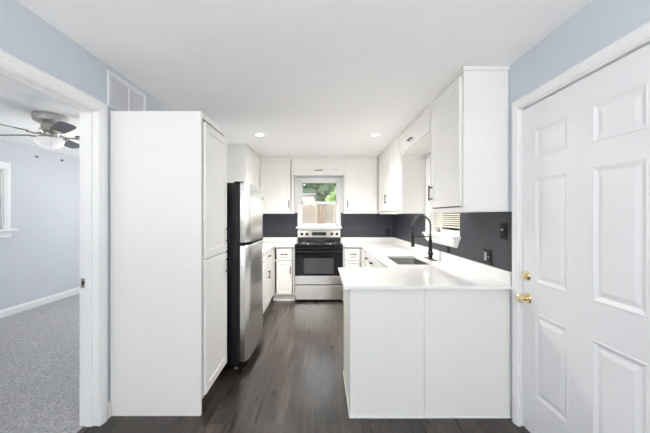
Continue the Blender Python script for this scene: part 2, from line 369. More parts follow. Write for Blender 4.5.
jm.box(DX+.046, DX+.06, EY0+.016, EY1-.016, 2.0, EH-.016).box(DX+.046, DX+.06, EY1-.035, EY1-.016, .01, 2.0).box(DX+.046, DX+.06, EY0+.016, EY0+.035, .01, 2.0)
struct('trim_1', jm, 'trim', None)
struct('trim_2', mitred(MB(), frm((XR, 0, 0), (0, 1, 0), (-1, 0, 0)), EY0+.008, EY1-.008, 0, EH-.008, .057), 'trim')
struct('trim_3', MB().box(XR+.002, XR+.14, EY0+.018, EY1-.018, 0, .010), 'threshold')
struct('exterior_wall', MB().box(XR+.152, XR+.16, EY0-.3, EY1+.3, 0, H), 'dark', wr)

# ------------------------------------------------------------------ windows
# window_1: double hung in the back wall above the range
w1 = struct('window_1', mitred(MB(), frm((0, YB, 0), (1, 0, 0), (0, -1, 0)), BX0+.012, BX1-.012, BZ0, BZ1-.012, .05), 'trim', None, 'white double hung window above the range looking onto a wooden fence', 'window')
fm = MB()
for (a, b_, c_, d_) in ((BX0, BX0+.025, BZ0, BZ1), (BX1-.025, BX1, BZ0, BZ1), (BX0, BX1, BZ1-.03, BZ1), (BX0, BX1, BZ0, BZ0+.02)): fm.box(a, b_, YB+.001, YB+.10, c_, d_)
struct('window_frame', fm, 'trim', w1)
def sash(name, x0, x1, y0, y1, z0, z1, w, wt, wb_, parent):
    mb = MB().box(x0, x0+w, y0, y1, z0, z1).box(x1-w, x1, y0, y1, z0, z1).box(x0, x1, y0, y1, z1-wt, z1).box(x0, x1, y0, y1, z0, z0+wb_)
    o = struct(name, mb, 'trim', parent)
    g = MB().box(x0+w, x1-w, (y0+y1)/2-.002, (y0+y1)/2+.002, z0+wb_, z1-wt).build('glass_pane', 'glass', o); return o
sash('upper_sash', BX0+.012, BX1-.012, YB+.055, YB+.085, 1.575, 1.985, .032, .032, .04, w1)
lo = sash('lower_sash', BX0+.012, BX1-.012, YB+.02, YB+.05, 1.175, 1.61, .034, .04, .04, w1)
MB().box(-.075, -.025, YB+.012, YB+.022, 1.60, 1.622, .003).build('sash_lock', 'trim', lo)
struct('window_sill', MB().box(-.465, .355, YB-.055, YB+.02, 1.135, BZ0-.001, .005).box(-.435, .335, YB-.018, YB-.0005, 1.105, 1.135, .004), 'trim', w1)
struct('trim_5', MB().box(-.483, -.4365, YB-.010, YB-.0005, 1.415, 2.049).box(.3365, .3765, YB-.010, YB-.0005, 1.415, 2.049), 'trim')
struct('trim_6', MB().box(XR-.010, XR-.0005, WY1+.001, 3.776, 1.168, 2.083), 'trim')
# window_2: above the sink, deep white returns and a blind
rt = MB().box(XR+.001, XR+.12, WY1-.012, WY1-.0005, WZ0, WZ1).box(XR+.001, XR+.12, WY0+.0005, WY0+.012, WZ0, WZ1).box(XR+.001, XR+.12, WY0, WY1, WZ1-.012, WZ1-.0005)
w2 = struct('window_2', rt, 'trim', None, 'white window above the sink with cream horizontal blind', 'window')
def xsash(x0, x1, y0, y1, z0, z1, w, name, parent):
    mb = MB().box(x0, x1, y0, y0+w, z0, z1).box(x0, x1, y1-w, y1, z0, z1).box(x0, x1, y0, y1, z1-w, z1).box(x0, x1, y0, y1, z0, z0+w)
    o = struct(name, mb, 'trim', parent); MB().box((x0+x1)/2-.002, (x0+x1)/2+.002, y0+w, y1-w, z0+w, z1-w).build('glass_pane', 'glass', o)
xsash(XR+.09, XR+.12, WY0+.013, WY1-.013, WZ0+.001, 1.62, .04, 'lower_sash', w2)
xsash(XR+.121, XR+.148, WY0+.013, WY1-.013, 1.58, WZ1-.013, .04, 'upper_sash', w2)
sl = MB().prism([(.0, 1.166), (.068, 1.166), (.072, 1.160), (.072, 1.150), (.066, 1.143), (0, 1.143)], (2.83, 3.69), lambda b, z, a: (XR-.0035-b, a, z))
ap = [(.0, 1.143), (.058, 1.143), (.056, 1.120), (.048, 1.088), (.030, 1.062), (.006, 1.055), (.0, 1.055)]
sl.prism(ap, (-1, 1), lambda b, z, e: (XR-.0035-b, 3.26+e*(.422-(1.143-z)*.7), z))
sl.box(XR-.003, XR+.09, WY0+.001, WY1-.001, 1.1655, 1.1685)
struct('window_sill', sl, 'trim', w2)
bl = thing('window_blind', 'cream horizontal blind hanging inside the window above the sink', 'blind', (XR+.055, (WY0+WY1)/2, 2.04))
MB().box(XR+.035, XR+.075, WY0+.018, WY1-.018, 2.005, 2.045, .004).build('headrail', 'blind', bl)
sm = MB(); z = 1.985; ca, sa = math.cos(.55), math.sin(.55)
while z > 1.265:
    y0, y1 = WY0+.02, WY1-.02; xc = XR+.055; hw = .0125
    p = [(-hw*ca, -hw*sa), (hw*ca, hw*sa), (hw*ca-.001, hw*sa+.0012), (-hw*ca-.001, -hw*sa+.0012)]
    sm.prism(p, (y0, y1), lambda a, b, t, z=z: (xc+a, t, z+b)); z -= .0205
sm.build('slats', 'blind', bl)
MB().box(XR+.035, XR+.075, WY0+.02, WY1-.02, 1.235, 1.25, .003).build('bottom_rail', 'blind', bl)
for yy in (WY0+.12, WY1-.12):
    for xx in (XR+.040, XR+.070): MB().tube([(xx, yy, 2.006), (xx, yy, 1.25)], .0008, 5).build('ladder_cord', 'blind', bl)
# window_3: bedroom
w3 = struct('window_3', mitred(MB(), frm((BX, 0, 0), (0, 1, 0), (1, 0, 0)), BWY0, BWY1, BWZ0, BWZ1, .09), 'trim', None, 'white framed bedroom window seen through the open doorway', 'window')
struct('window_sill', MB().box(BX, BX+.075, BWY0-.13, BWY1+.13, BWZ0-.03, BWZ0, .006).box(BX, BX+.022, BWY0-.09, BWY1+.09, BWZ0-.115, BWZ0-.03, .005), 'trim', w3)
struct('jamb', MB().box(BX-.118, BX+.001, BWY1-.014, BWY1-.0005, BWZ0+.001, BWZ1-.001).box(BX-.118, BX+.001, BWY0+.0005, BWY0+.014, BWZ0+.001, BWZ1-.001).box(BX-.118, BX+.001, BWY0+.014, BWY1-.014, BWZ1-.014, BWZ1-.001), 'trim', w3)
xsash(BX-.085, BX-.055, BWY0+.015, BWY1-.015, BWZ0+.002, 1.60, .045, 'lower_sash', w3)
xsash(BX-.117, BX-.087, BWY0+.015, BWY1-.015, 1.56, BWZ1-.015, .045, 'upper_sash', w3)
# windows of the room behind the camera, plus a bedroom one added for its light (out of the picture)
for n_, (x0, x1, yy, z0, z1) in enumerate(((-1.3, -.2, YR, .6, 2.1), (.1, 1.2, YR, .6, 2.1), (-3.65, -2.15, BY1, .8, 2.1))):
    sg = -1 if yy > 0 else 1
    fr_ = frm((0, yy, 0), (1, 0, 0), (0, sg, 0))
    wn = struct('window_%d' % (4+n_), mitred(MB(), fr_, x0, x1, z0, z1, .06, bottom=True), 'trim')
    g = MB()
    for q in ((x0, x0+.03, z0, z1), (x1-.03, x1, z0, z1), (x0, x1, z0, z0+.03), (x0, x1, z1-.03, z1), (x0, x1, (z0+z1)/2-.02, (z0+z1)/2+.02)): g.box(q[0], q[1], yy-sg*.10, yy-sg*.05, q[2], q[3])
    struct('window_frame', g, 'trim', wn)
    MB().box(x0+.03, x1-.03, yy-sg*.078, yy-sg*.074, z0+.03, z1-.03).build('glass_pane', 'glass', wn)

# ------------------------------------------------------------------ recessed ceiling lamps
for (x, y, lab) in ((-.775, 3.86, 'round white recessed ceiling light nearer the refrigerator side'), (.665, 3.86, 'round white recessed ceiling light nearer the sink side')):
    t = thing('recessed_light', lab, 'ceiling light', (x, y, H), 'recessed ceiling lights')
    MB().lathe((x, y, H), (0, 0, -1), [(.062, .0), (.062, .004), (.048, .008), (.047, .0035)], 32).build('trim_ring', 'trim', t)
    MB().lathe((x, y, H), (0, 0, -1), [(.0465, .0005), (.0465, .004), (0, .0045)], 32).build('lens', 'lens', t)
    lt = add_light('recessed_lamp', 'SPOT', (x, y, H-.012), (0, math.radians(-24 if x > 0 else 24)*-1, 0), RECESSED_W, (1, .965, .925), shadow_soft_size=.045, spot_size=math.radians(145), spot_blend=1)
    lt.parent = t; lt.location = (0, 0, -.012)

# ------------------------------------------------------------------ pantry and its neighbours on the left
def handle_on(door, fr, a, z, b, vertical=True, L=.128): return pull(fr, a, z, b, L, vertical).build('handle', 'black', door)
PY0, PY1, PX, PZ = 2.10, 2.64, -.822, 2.066
t = thing('pantry_cabinet', 'tall white pantry cabinet with two black handled doors beside the refrigerator', 'cabinet', (-1.12, 2.34, 0))
MB().box(XL+.004, PX, PY0, PY0+.019, 0, PZ).box(XL+.004, PX, PY1-.019, PY1, .10, PZ).box(XL+.004, PX-.09, PY1-.019, PY1, 0, .10).box(XL+.004, PX-.02, PY0+.019, PY1-.019, PZ-.019, PZ).box(XL+.004, PX-.02, PY0+.019, PY1-.019, .10, .119).box(XL+.004, XL+.012, PY0+.019, PY1-.019, .119, PZ-.019).build('body', 'panel', t)
MB().box(PX-.02, PX, PY0+.019, PY0+.034, .10, PZ).box(PX-.02, PX, PY1-.034, PY1-.019, .10, PZ).box(PX-.02, PX, PY0+.034, PY1-.034, 2.03, PZ).box(PX-.02, PX, PY0+.034, PY1-.034, .10, .13).box(PX-.02, PX, PY0+.034, PY1-.034, 1.04, 1.07).build('face_frame', 'cabinet', t)
MB().box(PX-.09, PX-.075, PY0+.019, PY1-.019, 0, .10).build('toe_kick', 'panel', t)
for z0, z1, hz in ((1.06, 2.005, 1.20), (.12, 1.05, .945)):
    d = shaker(FXP, PY0+.042, PY1-.024, z0, z1, PX+.001, .02).build('door', 'cabinet', t)
    handle_on(d, FXP, PY1-.052, hz, PX+.021)

# refrigerator
RY0, RY1 = 2.715, 3.465
t = thing('refrigerator', 'stainless steel top freezer refrigerator with black sides, next to the pantry', 'refrigerator', (-1.05, 3.09, 0))
MB().box(-1.40, -.735, RY0, RY1, .035, 1.647, .006).build('body', 'fridgeblack', t)
MB().box(-1.39, -.75, RY0+.01, RY1-.01, .036, .06).box(-.76, -.735, RY0+.02, RY1-.02, .02, .075, .004).build('base_grille', 'blackplastic', t)
MB().box(-.735, -.718, RY0+.012, RY1-.012, .08, 1.10).box(-.735, -.718, RY0+.012, RY1-.012, 1.13, 1.63).build('door_gasket', 'dark', t)
def bowed(y0, y1, z0, z1, x0, x1, r=.022, bow=.010, n=14):
    pl = []
    for k in range(n+1):
        u = k/n; y = y0+(y1-y0)*u; e = min(y-y0, y1-y); dx = 0 if e >= r else r-math.sqrt(max(0, r*r-(r-e)**2))
        pl.append((x1-bow+bow*(1-(2*u-1)**2)-dx, y))
    for k, e in enumerate((.002, .006, .012)):
        pass
    pl = [(x0, y0)]+pl+[(x0, y1)]
    mb = MB(); zs = [z0, z0+.004, z1-.012, z1-.004, z1]; ins = [.004, 0, 0, .004, .012]; n_ = len(pl); vs = []; fs = []
    for z, i_ in zip(zs, ins):
        for (x, y) in pl: vs.append((max(x0, x-i_) if x > x0 else x, y+(i_*.5 if y < (y0+y1)/2 else -i_*.5), z))
    for k in range(len(zs)-1):
        for q in range(n_): fs.append((k*n_+q, k*n_+(q+1) % n_, (k+1)*n_+(q+1) % n_, (k+1)*n_+q))
    fs += [tuple(range(n_))[::-1], tuple(range(len(vs)-n_, len(vs)))]
    return mb.add(vs, fs, True)
fz = bowed(RY0, RY1, 1.122, 1.652, -.717, -.645).build('freezer_door', 'steel', t)
MB().lathe((-.6445, RY1-.09, 1.545), (1, 0, 0), [(.014, 0), (.014, .002), (.010, .003)], 20).build('badge', 'dark', fz)
MB().box(-.70, -.655, RY0+.16, RY1-.02, 1.104, 1.121, .003).build('pocket_handle', 'blackplastic', fz)
fdn = bowed(RY0, RY1, .075, 1.096, -.717, -.645).build('lower_door', 'steel', t)
MB().box(-.70, -.650, RY0+.16, RY1-.02, 1.0965, 1.103, .002).build('pocket_handle', 'blackplastic', fdn)
MB().box(-.775, -.69, RY0+.02, RY0+.07, 1.6475, 1.661, .004).build('hinge_cover', 'blackplastic', t)
for yy in (RY0+.05, RY1-.05):
    MB().lathe((-.765, yy, .0), (0, 0, 1), [(.018, 0), (.018, .012), (.010, .016), (.010, .036)], 14).build('foot', 'grey', t)
    MB().lathe((-1.33, yy, .0), (0, 0, 1), [(.018, 0), (.018, .012), (.010, .016), (.010, .036)], 14).build('foot', 'grey', t)

# ------------------------------------------------------------------ upper cabinets
UZ0, UZ1 = 1.385, 2.343
def upper(label, fr, a0, a1, b0, b1, z0, z1, doors, grp, loc, handles=(), horizontal=False, doorz=None, frame=.032):
    """box from depth b0 (wall) to b1 (face), doors = list of (a0,a1); handles = list of (door index, a)"""
    t = thing('wall_cabinet', label, 'cabinet', loc, grp)
    p, q = fr(a0, b0, z0), fr(a1, b1-.019, z1)
    body = MB()
    for (aa, ab, za, zb) in ((a0, a0+.016, z0, z1), (a1-.016, a1, z0, z1), (a0+.016, a1-.016, z1-.016, z1), (a0+.016, a1-.016, z0+.012, z0+.028)):
        p, q = fr(aa, b0, za), fr(ab, b1-.019, zb); body.box(p[0], q[0], p[1], q[1], za, zb)
    p, q = fr(a0+.016, b0, z0+.028), fr(a1-.016, b0+.006, z1-.016); body.box(p[0], q[0], p[1], q[1], z0+.028, z1-.016)
    body.build('body', 'cabinet', t)
    ff = MB(); fw = frame
    for (aa, ab, za, zb) in ((a0, a0+fw, z0, z1), (a1-fw, a1, z0, z1), (a0+fw, a1-fw, z1-fw, z1), (a0+fw, a1-fw, z0, z0+fw)):
        p, q = fr(aa, b1-.019, za), fr(ab, b1, zb); ff.box(p[0], q[0], p[1], q[1], za, zb)
    ff.build('face_frame', 'cabinet', t)
    dz0, dz1 = doorz or (z0+.03, z1-.028)
    for i, (da, dbb) in enumerate(doors):
        d = shaker(fr, da, dbb, dz0, dz1, b1+.001, .019).build('door', 'cabinet', t)
        for (hi, ha, hz) in handles:
            if hi == i: handle_on(d, fr, ha, hz, b1+.020, not horizontal)
    return t
G1 = 'white wall cabinets'
upper('white wall cabinet on the left of the range window', FY, -1.062, -.484, -(YB-.003), -5.24, UZ0+.01, UZ1, [(-1.045, -.530)], G1, (-.77, 5.4, UZ0), [(0, -.556, 1.555)])
upper('white wall cabinet on the right of the range window', FY, .377, .948, -(YB-.003), -5.24, UZ0+.01, UZ1, [(.402, .928)], G1, (.66, 5.4, UZ0), [(0, .430, 1.555)])
upper('short white wall cabinet directly above the range window', FY, -.482, .375, -(YB-.003), -5.24, 2.05, UZ1, [(-.462, .355)], G1, (-.05, 5.4, 2.05), [(0, -.055, 2.122)], True, (2.076, 2.318), .028)
upper('white wall cabinet on the left wall beyond the refrigerator', FXP, 4.35, 5.236, XL+.003, -1.066, UZ0+.01, UZ1, [(4.365, 4.785), (4.79, 5.215)], G1, (-1.25, 4.8, UZ0))
# filler column in the two back corners
upper('white wall cabinet with one long door nearest the entry door', FXN, 2.105, 2.72, -(XR-.0035), -.965, UZ0, UZ1, [(2.135, 2.690)], G1, (1.12, 2.41, UZ0), [(0, 2.655, 1.55)], False, (1.425, 2.315))
upper('short white wall cabinet bridging the gap above the sink window', FXN, 2.723, 3.777, -(XR-.0035), -.965, 2.085, UZ1, [(2.745, 3.755)], G1, (1.12, 3.25, 2.09), [(0, 3.27, 2.165)], True, (2.105, 2.315), .028)
upper('white two door wall cabinet in the corner past the sink', FXN, 3.78, 5.236, -(XR-.0035), -.965, UZ0, UZ1, [(3.80, 4.34), (4.345, 5.19)], G1, (1.12, 4.5, UZ0), [(1, 4.52, 1.60)], False, (1.425, 2.315))
# crown strip under the ceiling
cr = MB().box(-1.063, .962, 5.230, 5.239, UZ1+.001, H-.0005).box(.955, .968, 2.094, 5.230, UZ1+.001, H-.0005).box(.968, XR-.002, 2.094, 2.108, UZ1+.001, H-.0005).box(-1.075, -1.058, 4.34, 5.239, UZ1+.001, H-.0005).box(XL+.001, -1.075, 4.34, 4.354, UZ1+.001, H-.0005)
struct('trim_4', cr, 'cabinet')

# ------------------------------------------------------------------ base cabinets
CZ = .868
def base(label, fr, a0, a1, b0, b1, fronts, grp, loc, toe=.075, toez=.09, skip_back=False):
    """fronts: (kind, a0, a1, z0, z1, handle a, handle z, vertical)"""
    t = thing('base_cabinet', label, 'cabinet', loc, grp)
    body = MB()
    for (aa, ab, za, zb, ba, bb) in ((a0, a0+.016, 0, CZ, b0, b1-.019-toe), (a1-.016, a1, 0, CZ, b0, b1-.019-toe), (a0, a0+.016, toez, CZ, b1-.019-toe, b1-.019), (a1-.016, a1, toez, CZ, b1-.019-toe, b1-.019),
                                     (a0+.016, a1-.016, toez, toez+.016, b0, b1-.019), (a0+.016, a1-.016, toez+.016, CZ, b0, b0+.006)):
        p, q = fr(aa, ba, za), fr(ab, bb, zb); body.box(p[0], q[0], p[1], q[1], za, zb)
    body.build('body', 'cabinet', t)
    ff = MB(); fw = .03
    for (aa, ab, za, zb) in ((a0, a0+fw, toez, CZ), (a1-fw, a1, toez, CZ), (a0+fw, a1-fw, CZ-.03, CZ), (a0+fw, a1-fw, toez, toez+.03), (a0+fw, a1-fw, .635, .66)):
        p, q = fr(aa, b1-.019, za), fr(ab, b1, zb); ff.box(p[0], q[0], p[1], q[1], za, zb)
    ff.build('face_frame', 'cabinet', t)
    p, q = fr(a0, b1-toe-.015, 0), fr(a1, b1-toe, toez); MB().box(p[0], q[0], p[1], q[1], 0, toez).build('toe_kick', 'cabinet', t)
    for (k, da, db_, z0, z1, ha, hz, ver) in fronts:
        w = .045 if k == 'door' else .032
        d = shaker(fr, da, db_, z0, z1, b1+.001, .019, w, .006).build(k, 'cabinet', t)
        if ha is not None: handle_on(d, fr, ha, hz, b1+.020, ver, .11)
    return t
G2 = 'white base cabinets'
LB = -.785
base('white base cabinet between the refrigerator and the left corner', FXP, 3.50, 4.165, XL+.004, LB, [('drawer', 3.52, 4.145, .67, .85, 3.83, .78, False), ('door', 3.52, 4.145, .11, .64, 3.56, .55, True)], G2, (-1.1, 3.8, 0))
base('white corner base cabinet on the left wall, one drawer over one door', FXP, 4.168, 4.935, XL+.004, LB, [('drawer', 4.19, 4.86, .67, .85, 4.42, .785, False), ('door', 4.19, 4.86, .11, .64, 4.37, .53, True)], G2, (-1.1, 4.55, 0), .03)
base('narrow white base cabinet with a drawer on the left of the range', FY, LB+.003, -.437, -(YB-.004), -4.94, [('drawer', -.722, -.478, .655, .832, -.60, .752, False), ('door', -.722, -.478, .11, .637, -.502, .50, True)], G2, (-.6, 5.2, 0), .02)
base('narrow white base cabinet of stacked drawers on the right of the range', FY, .334, .637, -(YB-.004), -4.94, [('drawer', .365, .615, .655, .832, .49, .752, False), ('drawer', .365, .615, .39, .637, .49, .52, False), ('drawer', .365, .615, .11, .375, .49, .26, False)], G2, (.48, 5.2, 0), .03)
RB = -.64
base('white base cabinet filling the corner right of the range', FXN, 4.43, 4.935, -(XR-.004), RB, [('door', 4.45, 4.88, .11, .84, None, 0, True)], G2, (.95, 4.7, 0))
base('white drawer base cabinet under the right counter, farther from the sink', FXN, 4.03, 4.427, -(XR-.004), RB, [('drawer', 4.045, 4.412, .67, .85, 4.23, .775, False), ('door', 4.045, 4.412, .11, .64, 4.09, .55, True)], G2, (.95, 4.2, 0))
base('white drawer base cabinet under the right counter, beside the sink cabinet', FXN, 3.66, 4.027, -(XR-.004), RB, [('drawer', 3.675, 4.012, .67, .85, 3.81, .775, False), ('door', 3.675, 4.012, .11, .64, 3.72, .55, True)], G2, (.95, 3.85, 0))
base('wide white sink base cabinet with two doors under the steel sink', FXN, 2.795, 3.657, -(XR-.004), RB, [('drawer', 2.815, 3.64, .67, .85, None, 0, False), ('door', 2.815, 3.222, .11, .64, 3.18, .55, True), ('door', 3.228, 3.64, .11, .64, 3.27, .55, True)], G2, (.95, 3.2, 0))
# peninsula
NX0, NY0, NY1 = .188, 2.08, 2.71
t = thing('peninsula_cabinet', 'white panelled peninsula cabinet carrying the quartz counter in the foreground', 'cabinet', (.73, 2.4, 0))
MB().box(NX0+.012, XR-.004, NY0+.012, NY1-.02, .0, CZ).build('body', 'cabinet', t)
MB().box(NX0+.001, .6845, NY0, NY0+.011, .0, CZ, .0015).build('front_panel', 'panel', t)
MB().box(.6865, XR-.004, NY0, NY0+.011, .0, CZ, .0015).build('front_panel', 'panel', t)
MB().box(NX0, NX0+.011, NY0+.0125, NY1-.02, .0, CZ, .0015).build('end_panel', 'panel', t)
MB().box(NX0-.005, XR-.004, NY0-.006, NY0-.0005, .0, .012, .002).box(NX0-.006, NX0-.0005, NY0, NY1-.02, 0, .012, .002).build('floor_bead', 'trim', t)
for q0, q1, hx in ((.215, .40, .24), (.405, .59, .56)):
    fbk = frm((0, 0, 0), (1, 0, 0), (0, 1, 0))
    d = shaker(fbk, q0, q1, .11, .84, NY1-.019, .019, .04).build('door', 'cabinet', t); handle_on(d, fbk, hx, .70, NY1)

# ------------------------------------------------------------------ countertops
Z0, Z1 = .870, .891
xs = [.145, .331, .60, .73, 1.075, XR-.004]; ys = [2.048, 2.79, 2.96, 3.60, 4.90, YB-.004]
def keepr(i, j):
    if j == 0: return True
    if j == 4: return i >= 1
    return i >= 2 and not (i == 3 and j == 2)
cr_ = tag(MB().grid(xs, ys, keepr, Z0, Z1).build('countertop', 'counter'), 'white quartz countertop of the peninsula and sink run', 'countertop')
MB().box(XR-.024, XR-.0045, 2.062, YB-.005, Z1+.0002, .982, .0015).box(.331, XR-.025, YB-.024, YB-.0045, Z1+.0002, .975, .0015).build('backsplash_strip', 'counter', cr_)
xs2 = [XL+.004, -.745, -.434]; ys2 = [3.492, 4.90, YB-.004]
cl_ = tag(MB().grid(xs2, ys2, lambda i, j: i == 0 or j == 1, Z0, Z1).build('countertop', 'counter'), 'white quartz countertop in the left corner beside the range', 'countertop')
MB().box(XL+.0045, XL+.024, 3.492, YB-.005, Z1+.0002, .975, .0015).box(XL+.025, -.434, YB-.024, YB-.0045, Z1+.0002, .975, .0015).build('backsplash_strip', 'counter', cl_)

# sink
t = thing('sink', 'rectangular undermount stainless steel sink set in the right counter', 'sink', (.90, 3.28, .65))
sx0, sx1, sy0, sy1, sz = .732, 1.073, 2.962, 3.598, .66
R_ = []
def rr(x0, x1, y0, y1, r, z, n=5):
    o = []
    for cx, cy, a in ((x1-r, y1-r, 0), (x0+r, y1-r, PI/2), (x0+r, y0+r, PI), (x1-r, y0+r, 1.5*PI)):
        for k in range(n+1): w = a+PI/2*k/n; o.append((cx+r*math.cos(w), cy+r*math.sin(w), z))
    return o
rings = [rr(sx0, sx1, sy0, sy1, .012, .869), rr(sx0+.002, sx1-.002, sy0+.002, sy1-.002, .014, sz+.03), rr(sx0+.008, sx1-.008, sy0+.008, sy1-.008, .02, sz+.008), rr(sx0+.03, sx1-.03, sy0+.03, sy1-.03, .02, sz),
         rr(sx0+.03, sx1-.03, sy0+.03, sy1-.03, .02, sz-.002), rr(sx0-.003, sx1+.003, sy0-.003, sy1+.003, .02, sz-.002), rr(sx0-.003, sx1+.003, sy0-.003, sy1+.003, .014, .8695)]
n_ = len(rings[0]); vs = [p for r in rings for p in r]; fs = []
for k in range(3):
    for q in range(n_): fs.append((k*n_+q, k*n_+(q+1) % n_, (k+1)*n_+(q+1) % n_, (k+1)*n_+q))
fs.append(tuple(range(3*n_, 4*n_))); fs.append(tuple(range(4*n_, 5*n_)))
for k in (4, 5):
    for q in range(n_): fs.append((k*n_+q, k*n_+(q+1) % n_, (k+1)*n_+(q+1) % n_, (k+1)*n_+q))
for q in range(n_): fs.append((q, (q+1) % n_, 6*n_+(q+1) % n_, 6*n_+q))
MB().add(vs, fs, True).build('basin', 'sinksteel', t)
MB().lathe((.905, 3.30, sz), (0, 0, 1), [(.045, 0), (.045, .003), (.036, .004), (.034, .001), (0, .001)], 24).build('drain', 'chrome', t)

# spring faucet
fx, fy = 1.165, 3.335
t = thing('kitchen_faucet', 'black pull down spring faucet standing behind the sink', 'faucet', (fx, fy, Z1))
MB().box(fx-.027, fx+.027, fy-.135, fy+.135, Z1+.0002, Z1+.008, .003).build('deck_plate', 'black', t)
MB().lathe((fx, fy, Z1+.008), (0, 0, 1), [(.027, 0), (.027, .01), (.022, .014), (.022, .10), (.019, .108), (.019, .20), (.014, .205), (.014, .235), (.011, .24)], 20).build('body', 'black', t)
MB().lathe((fx-.02, fy, Z1+.065), (.25, -1, 0), [(.013, 0), (.013, .028), (.020, .032), (.020, .062), (.016, .068), (0, .069)], 18).build('handle', 'black', t)
arc = [(fx, fy, 1.12+.02*k) for k in range(6)]
ra = .094; zc = 1.262
for k in range(0, 19): w = PI*k/18; arc.append((fx-ra+ra*math.cos(w), fy, zc+ra*math.sin(w)))
arc += [(fx-2*ra, fy, zc-.02*k) for k in range(1, 5)]
MB().tube(arc, .0065, 10).build('hose', 'black', t)
# coil spring around the hose
P = [Vector(p) for p in arc]; L = [0]
for a, b in zip(P, P[1:]): L.append(L[-1]+(b-a).length)
turns = 26; sp_ = []
def on(s):
    for i in range(len(P)-1):
        if s <= L[i+1]: f_ = (s-L[i])/(L[i+1]-L[i]); return P[i].lerp(P[i+1], f_), (P[i+1]-P[i]).normalized()
    return P[-1], (P[-1]-P[-2]).normalized()
for k in range(turns*8+1):
    c, tn = on(L[-1]*.86*k/(turns*8)); nb = Vector((0, 1, 0)); na = tn.cross(nb).normalized(); w = 2*PI*k/8
    sp_.append(c+(na*math.cos(w)+nb*math.sin(w))*.0132)
MB().tube(sp_, .0034, 6).build('spring', 'springsteel', t)
hx = fx-2*ra
MB().lathe((hx, fy, 1.19), (0, 0, -1), [(.010, 0), (.013, .01), (.013, .05), (.017, .06), (.018, .14), (.021, .155), (.021, .165), (0, .166)], 18).build('spray_head', 'black', t)
MB().tube([(fx, fy, 1.135), (hx+.015, fy, 1.135)], .0055, 8).lathe((hx, fy, 1.126), (0, 0, 1), [(.019, 0), (.021, .004), (.021, .016), (.019, .02)], 18).build('support_arm', 'black', t)

# ------------------------------------------------------------------ range
gx0, gx1, gy0, gy1 = -.430, .327, 4.905, 5.525
gc = (gx0+gx1)/2
t = thing('range', 'black and stainless steel electric range under the back window', 'range', (gc, 5.2, 0))
MB().box(gx0, gx1, gy0, gy1, .02, .895).build('body', 'blackplastic', t)
for xx in (gx0+.04, gx1-.04):
    for yy in (gy0+.05, gy1-.05): MB().lathe((xx, yy, 0), (0, 0, 1), [(.016, 0), (.016, .01), (.008, .012), (.008, .021)], 12).build('foot', 'blackplastic', t)
dr = MB().box(gx0+.002, gx1-.002, 4.884, 4.904, .035, .258, .004).build('storage_drawer', 'rangesteel', t)
ov = MB().box(gx0+.002, gx1-.002, 4.880, 4.904, .412, .838, .004).build('oven_door', 'gloss', t)
MB().box(gx0+.002, gx1-.002, 4.879, 4.904, .276, .4115, .003).build('door_trim', 'rangesteel', ov)
MB().box(gc-.235, gc+.235, 4.8785, 4.8805, .45, .69, .0008).build('oven_window', 'ovenglass', ov)
hb = MB().tube([(gx0+.04, 4.842, .795), (gx1-.04, 4.842, .795)], .012, 12)
for xx in (gx0+.06, gx1-.06): hb.tube([(xx, 4.842, .795), (xx, 4.882, .795)], .009, 10)
hb.build('handle', 'blackplastic', ov)
MB().box(gx0, gx1, 4.886, 5.44, .845, .912, .008).build('cooktop', 'gloss', t)
for k, (bx, by, br) in enumerate(((gc-.185, 5.045, .098), (gc+.185, 5.045, .088), (gc-.185, 5.30, .075), (gc+.185, 5.30, .098))):
    b = MB().lathe((bx, by, .912), (0, 0, 1), [(br+.012, 0), (br+.012, .004), (br, .005), (br*.6, .0015), (0, .001)], 32).build('burner_bowl', 'chrome', t)
    pts = []
    for q in range(3*24+1): w = 2*PI*q/24; r = .022+(br-.03)*q/72; pts.append((bx+r*math.cos(w), by+r*math.sin(w), .9195))
    MB().tube(pts, .0042, 6).build('coil', 'blackplastic', b)
fr_ = lambda b, z, a: (a, b, z)
MB().prism([(5.445, .9125), (5.52, .9125), (5.52, 1.09), (5.478, 1.09), (5.445, .99)], (gx0+.008, gx1-.008), fr_).build('backguard', 'blackplastic', t)
cpn = MB().prism([(5.4455, .985), (5.4795, 1.098), (5.524, 1.098), (5.524, 1.091), (5.479, 1.0905), (5.4465, .985)], (gx0+.004, gx1-.004), fr_)
cpn.prism([(5.437, .982), (5.472, 1.094), (5.480, 1.094), (5.4465, .982)], (gx0+.004, gx1-.004), fr_)
cp_ = cpn.build('control_panel', 'rangesteel', t)
nv = Vector((0, -.955, .297)).normalized()
def onpan(x, f): return Vector((x, 5.437+.035*f, .982+.112*f))+nv*.0006
p0, p1 = onpan(gc-.125, .28), onpan(gc+.125, .78)
dq = MB().add([onpan(gc-.125, .26), onpan(gc+.125, .26), onpan(gc+.125, .80), onpan(gc-.125, .80)]+[onpan(gc-.125, .26)+nv*.002, onpan(gc+.125, .26)+nv*.002, onpan(gc+.125, .80)+nv*.002, onpan(gc-.125, .80)+nv*.002],
              [(3, 2, 1, 0), (4, 5, 6, 7), (0, 1, 5, 4), (1, 2, 6, 5), (2, 3, 7, 6), (3, 0, 4, 7)])
dq.build('display', 'display', cp_)
for xx in (-.305, -.215, .225, .315):
    k = MB().lathe(onpan(gc+xx, .5), nv, [(.026, 0), (.026, .003), (.021, .006), (.019, .022), (0, .023)], 20).build('knob', 'blackplastic', cp_)

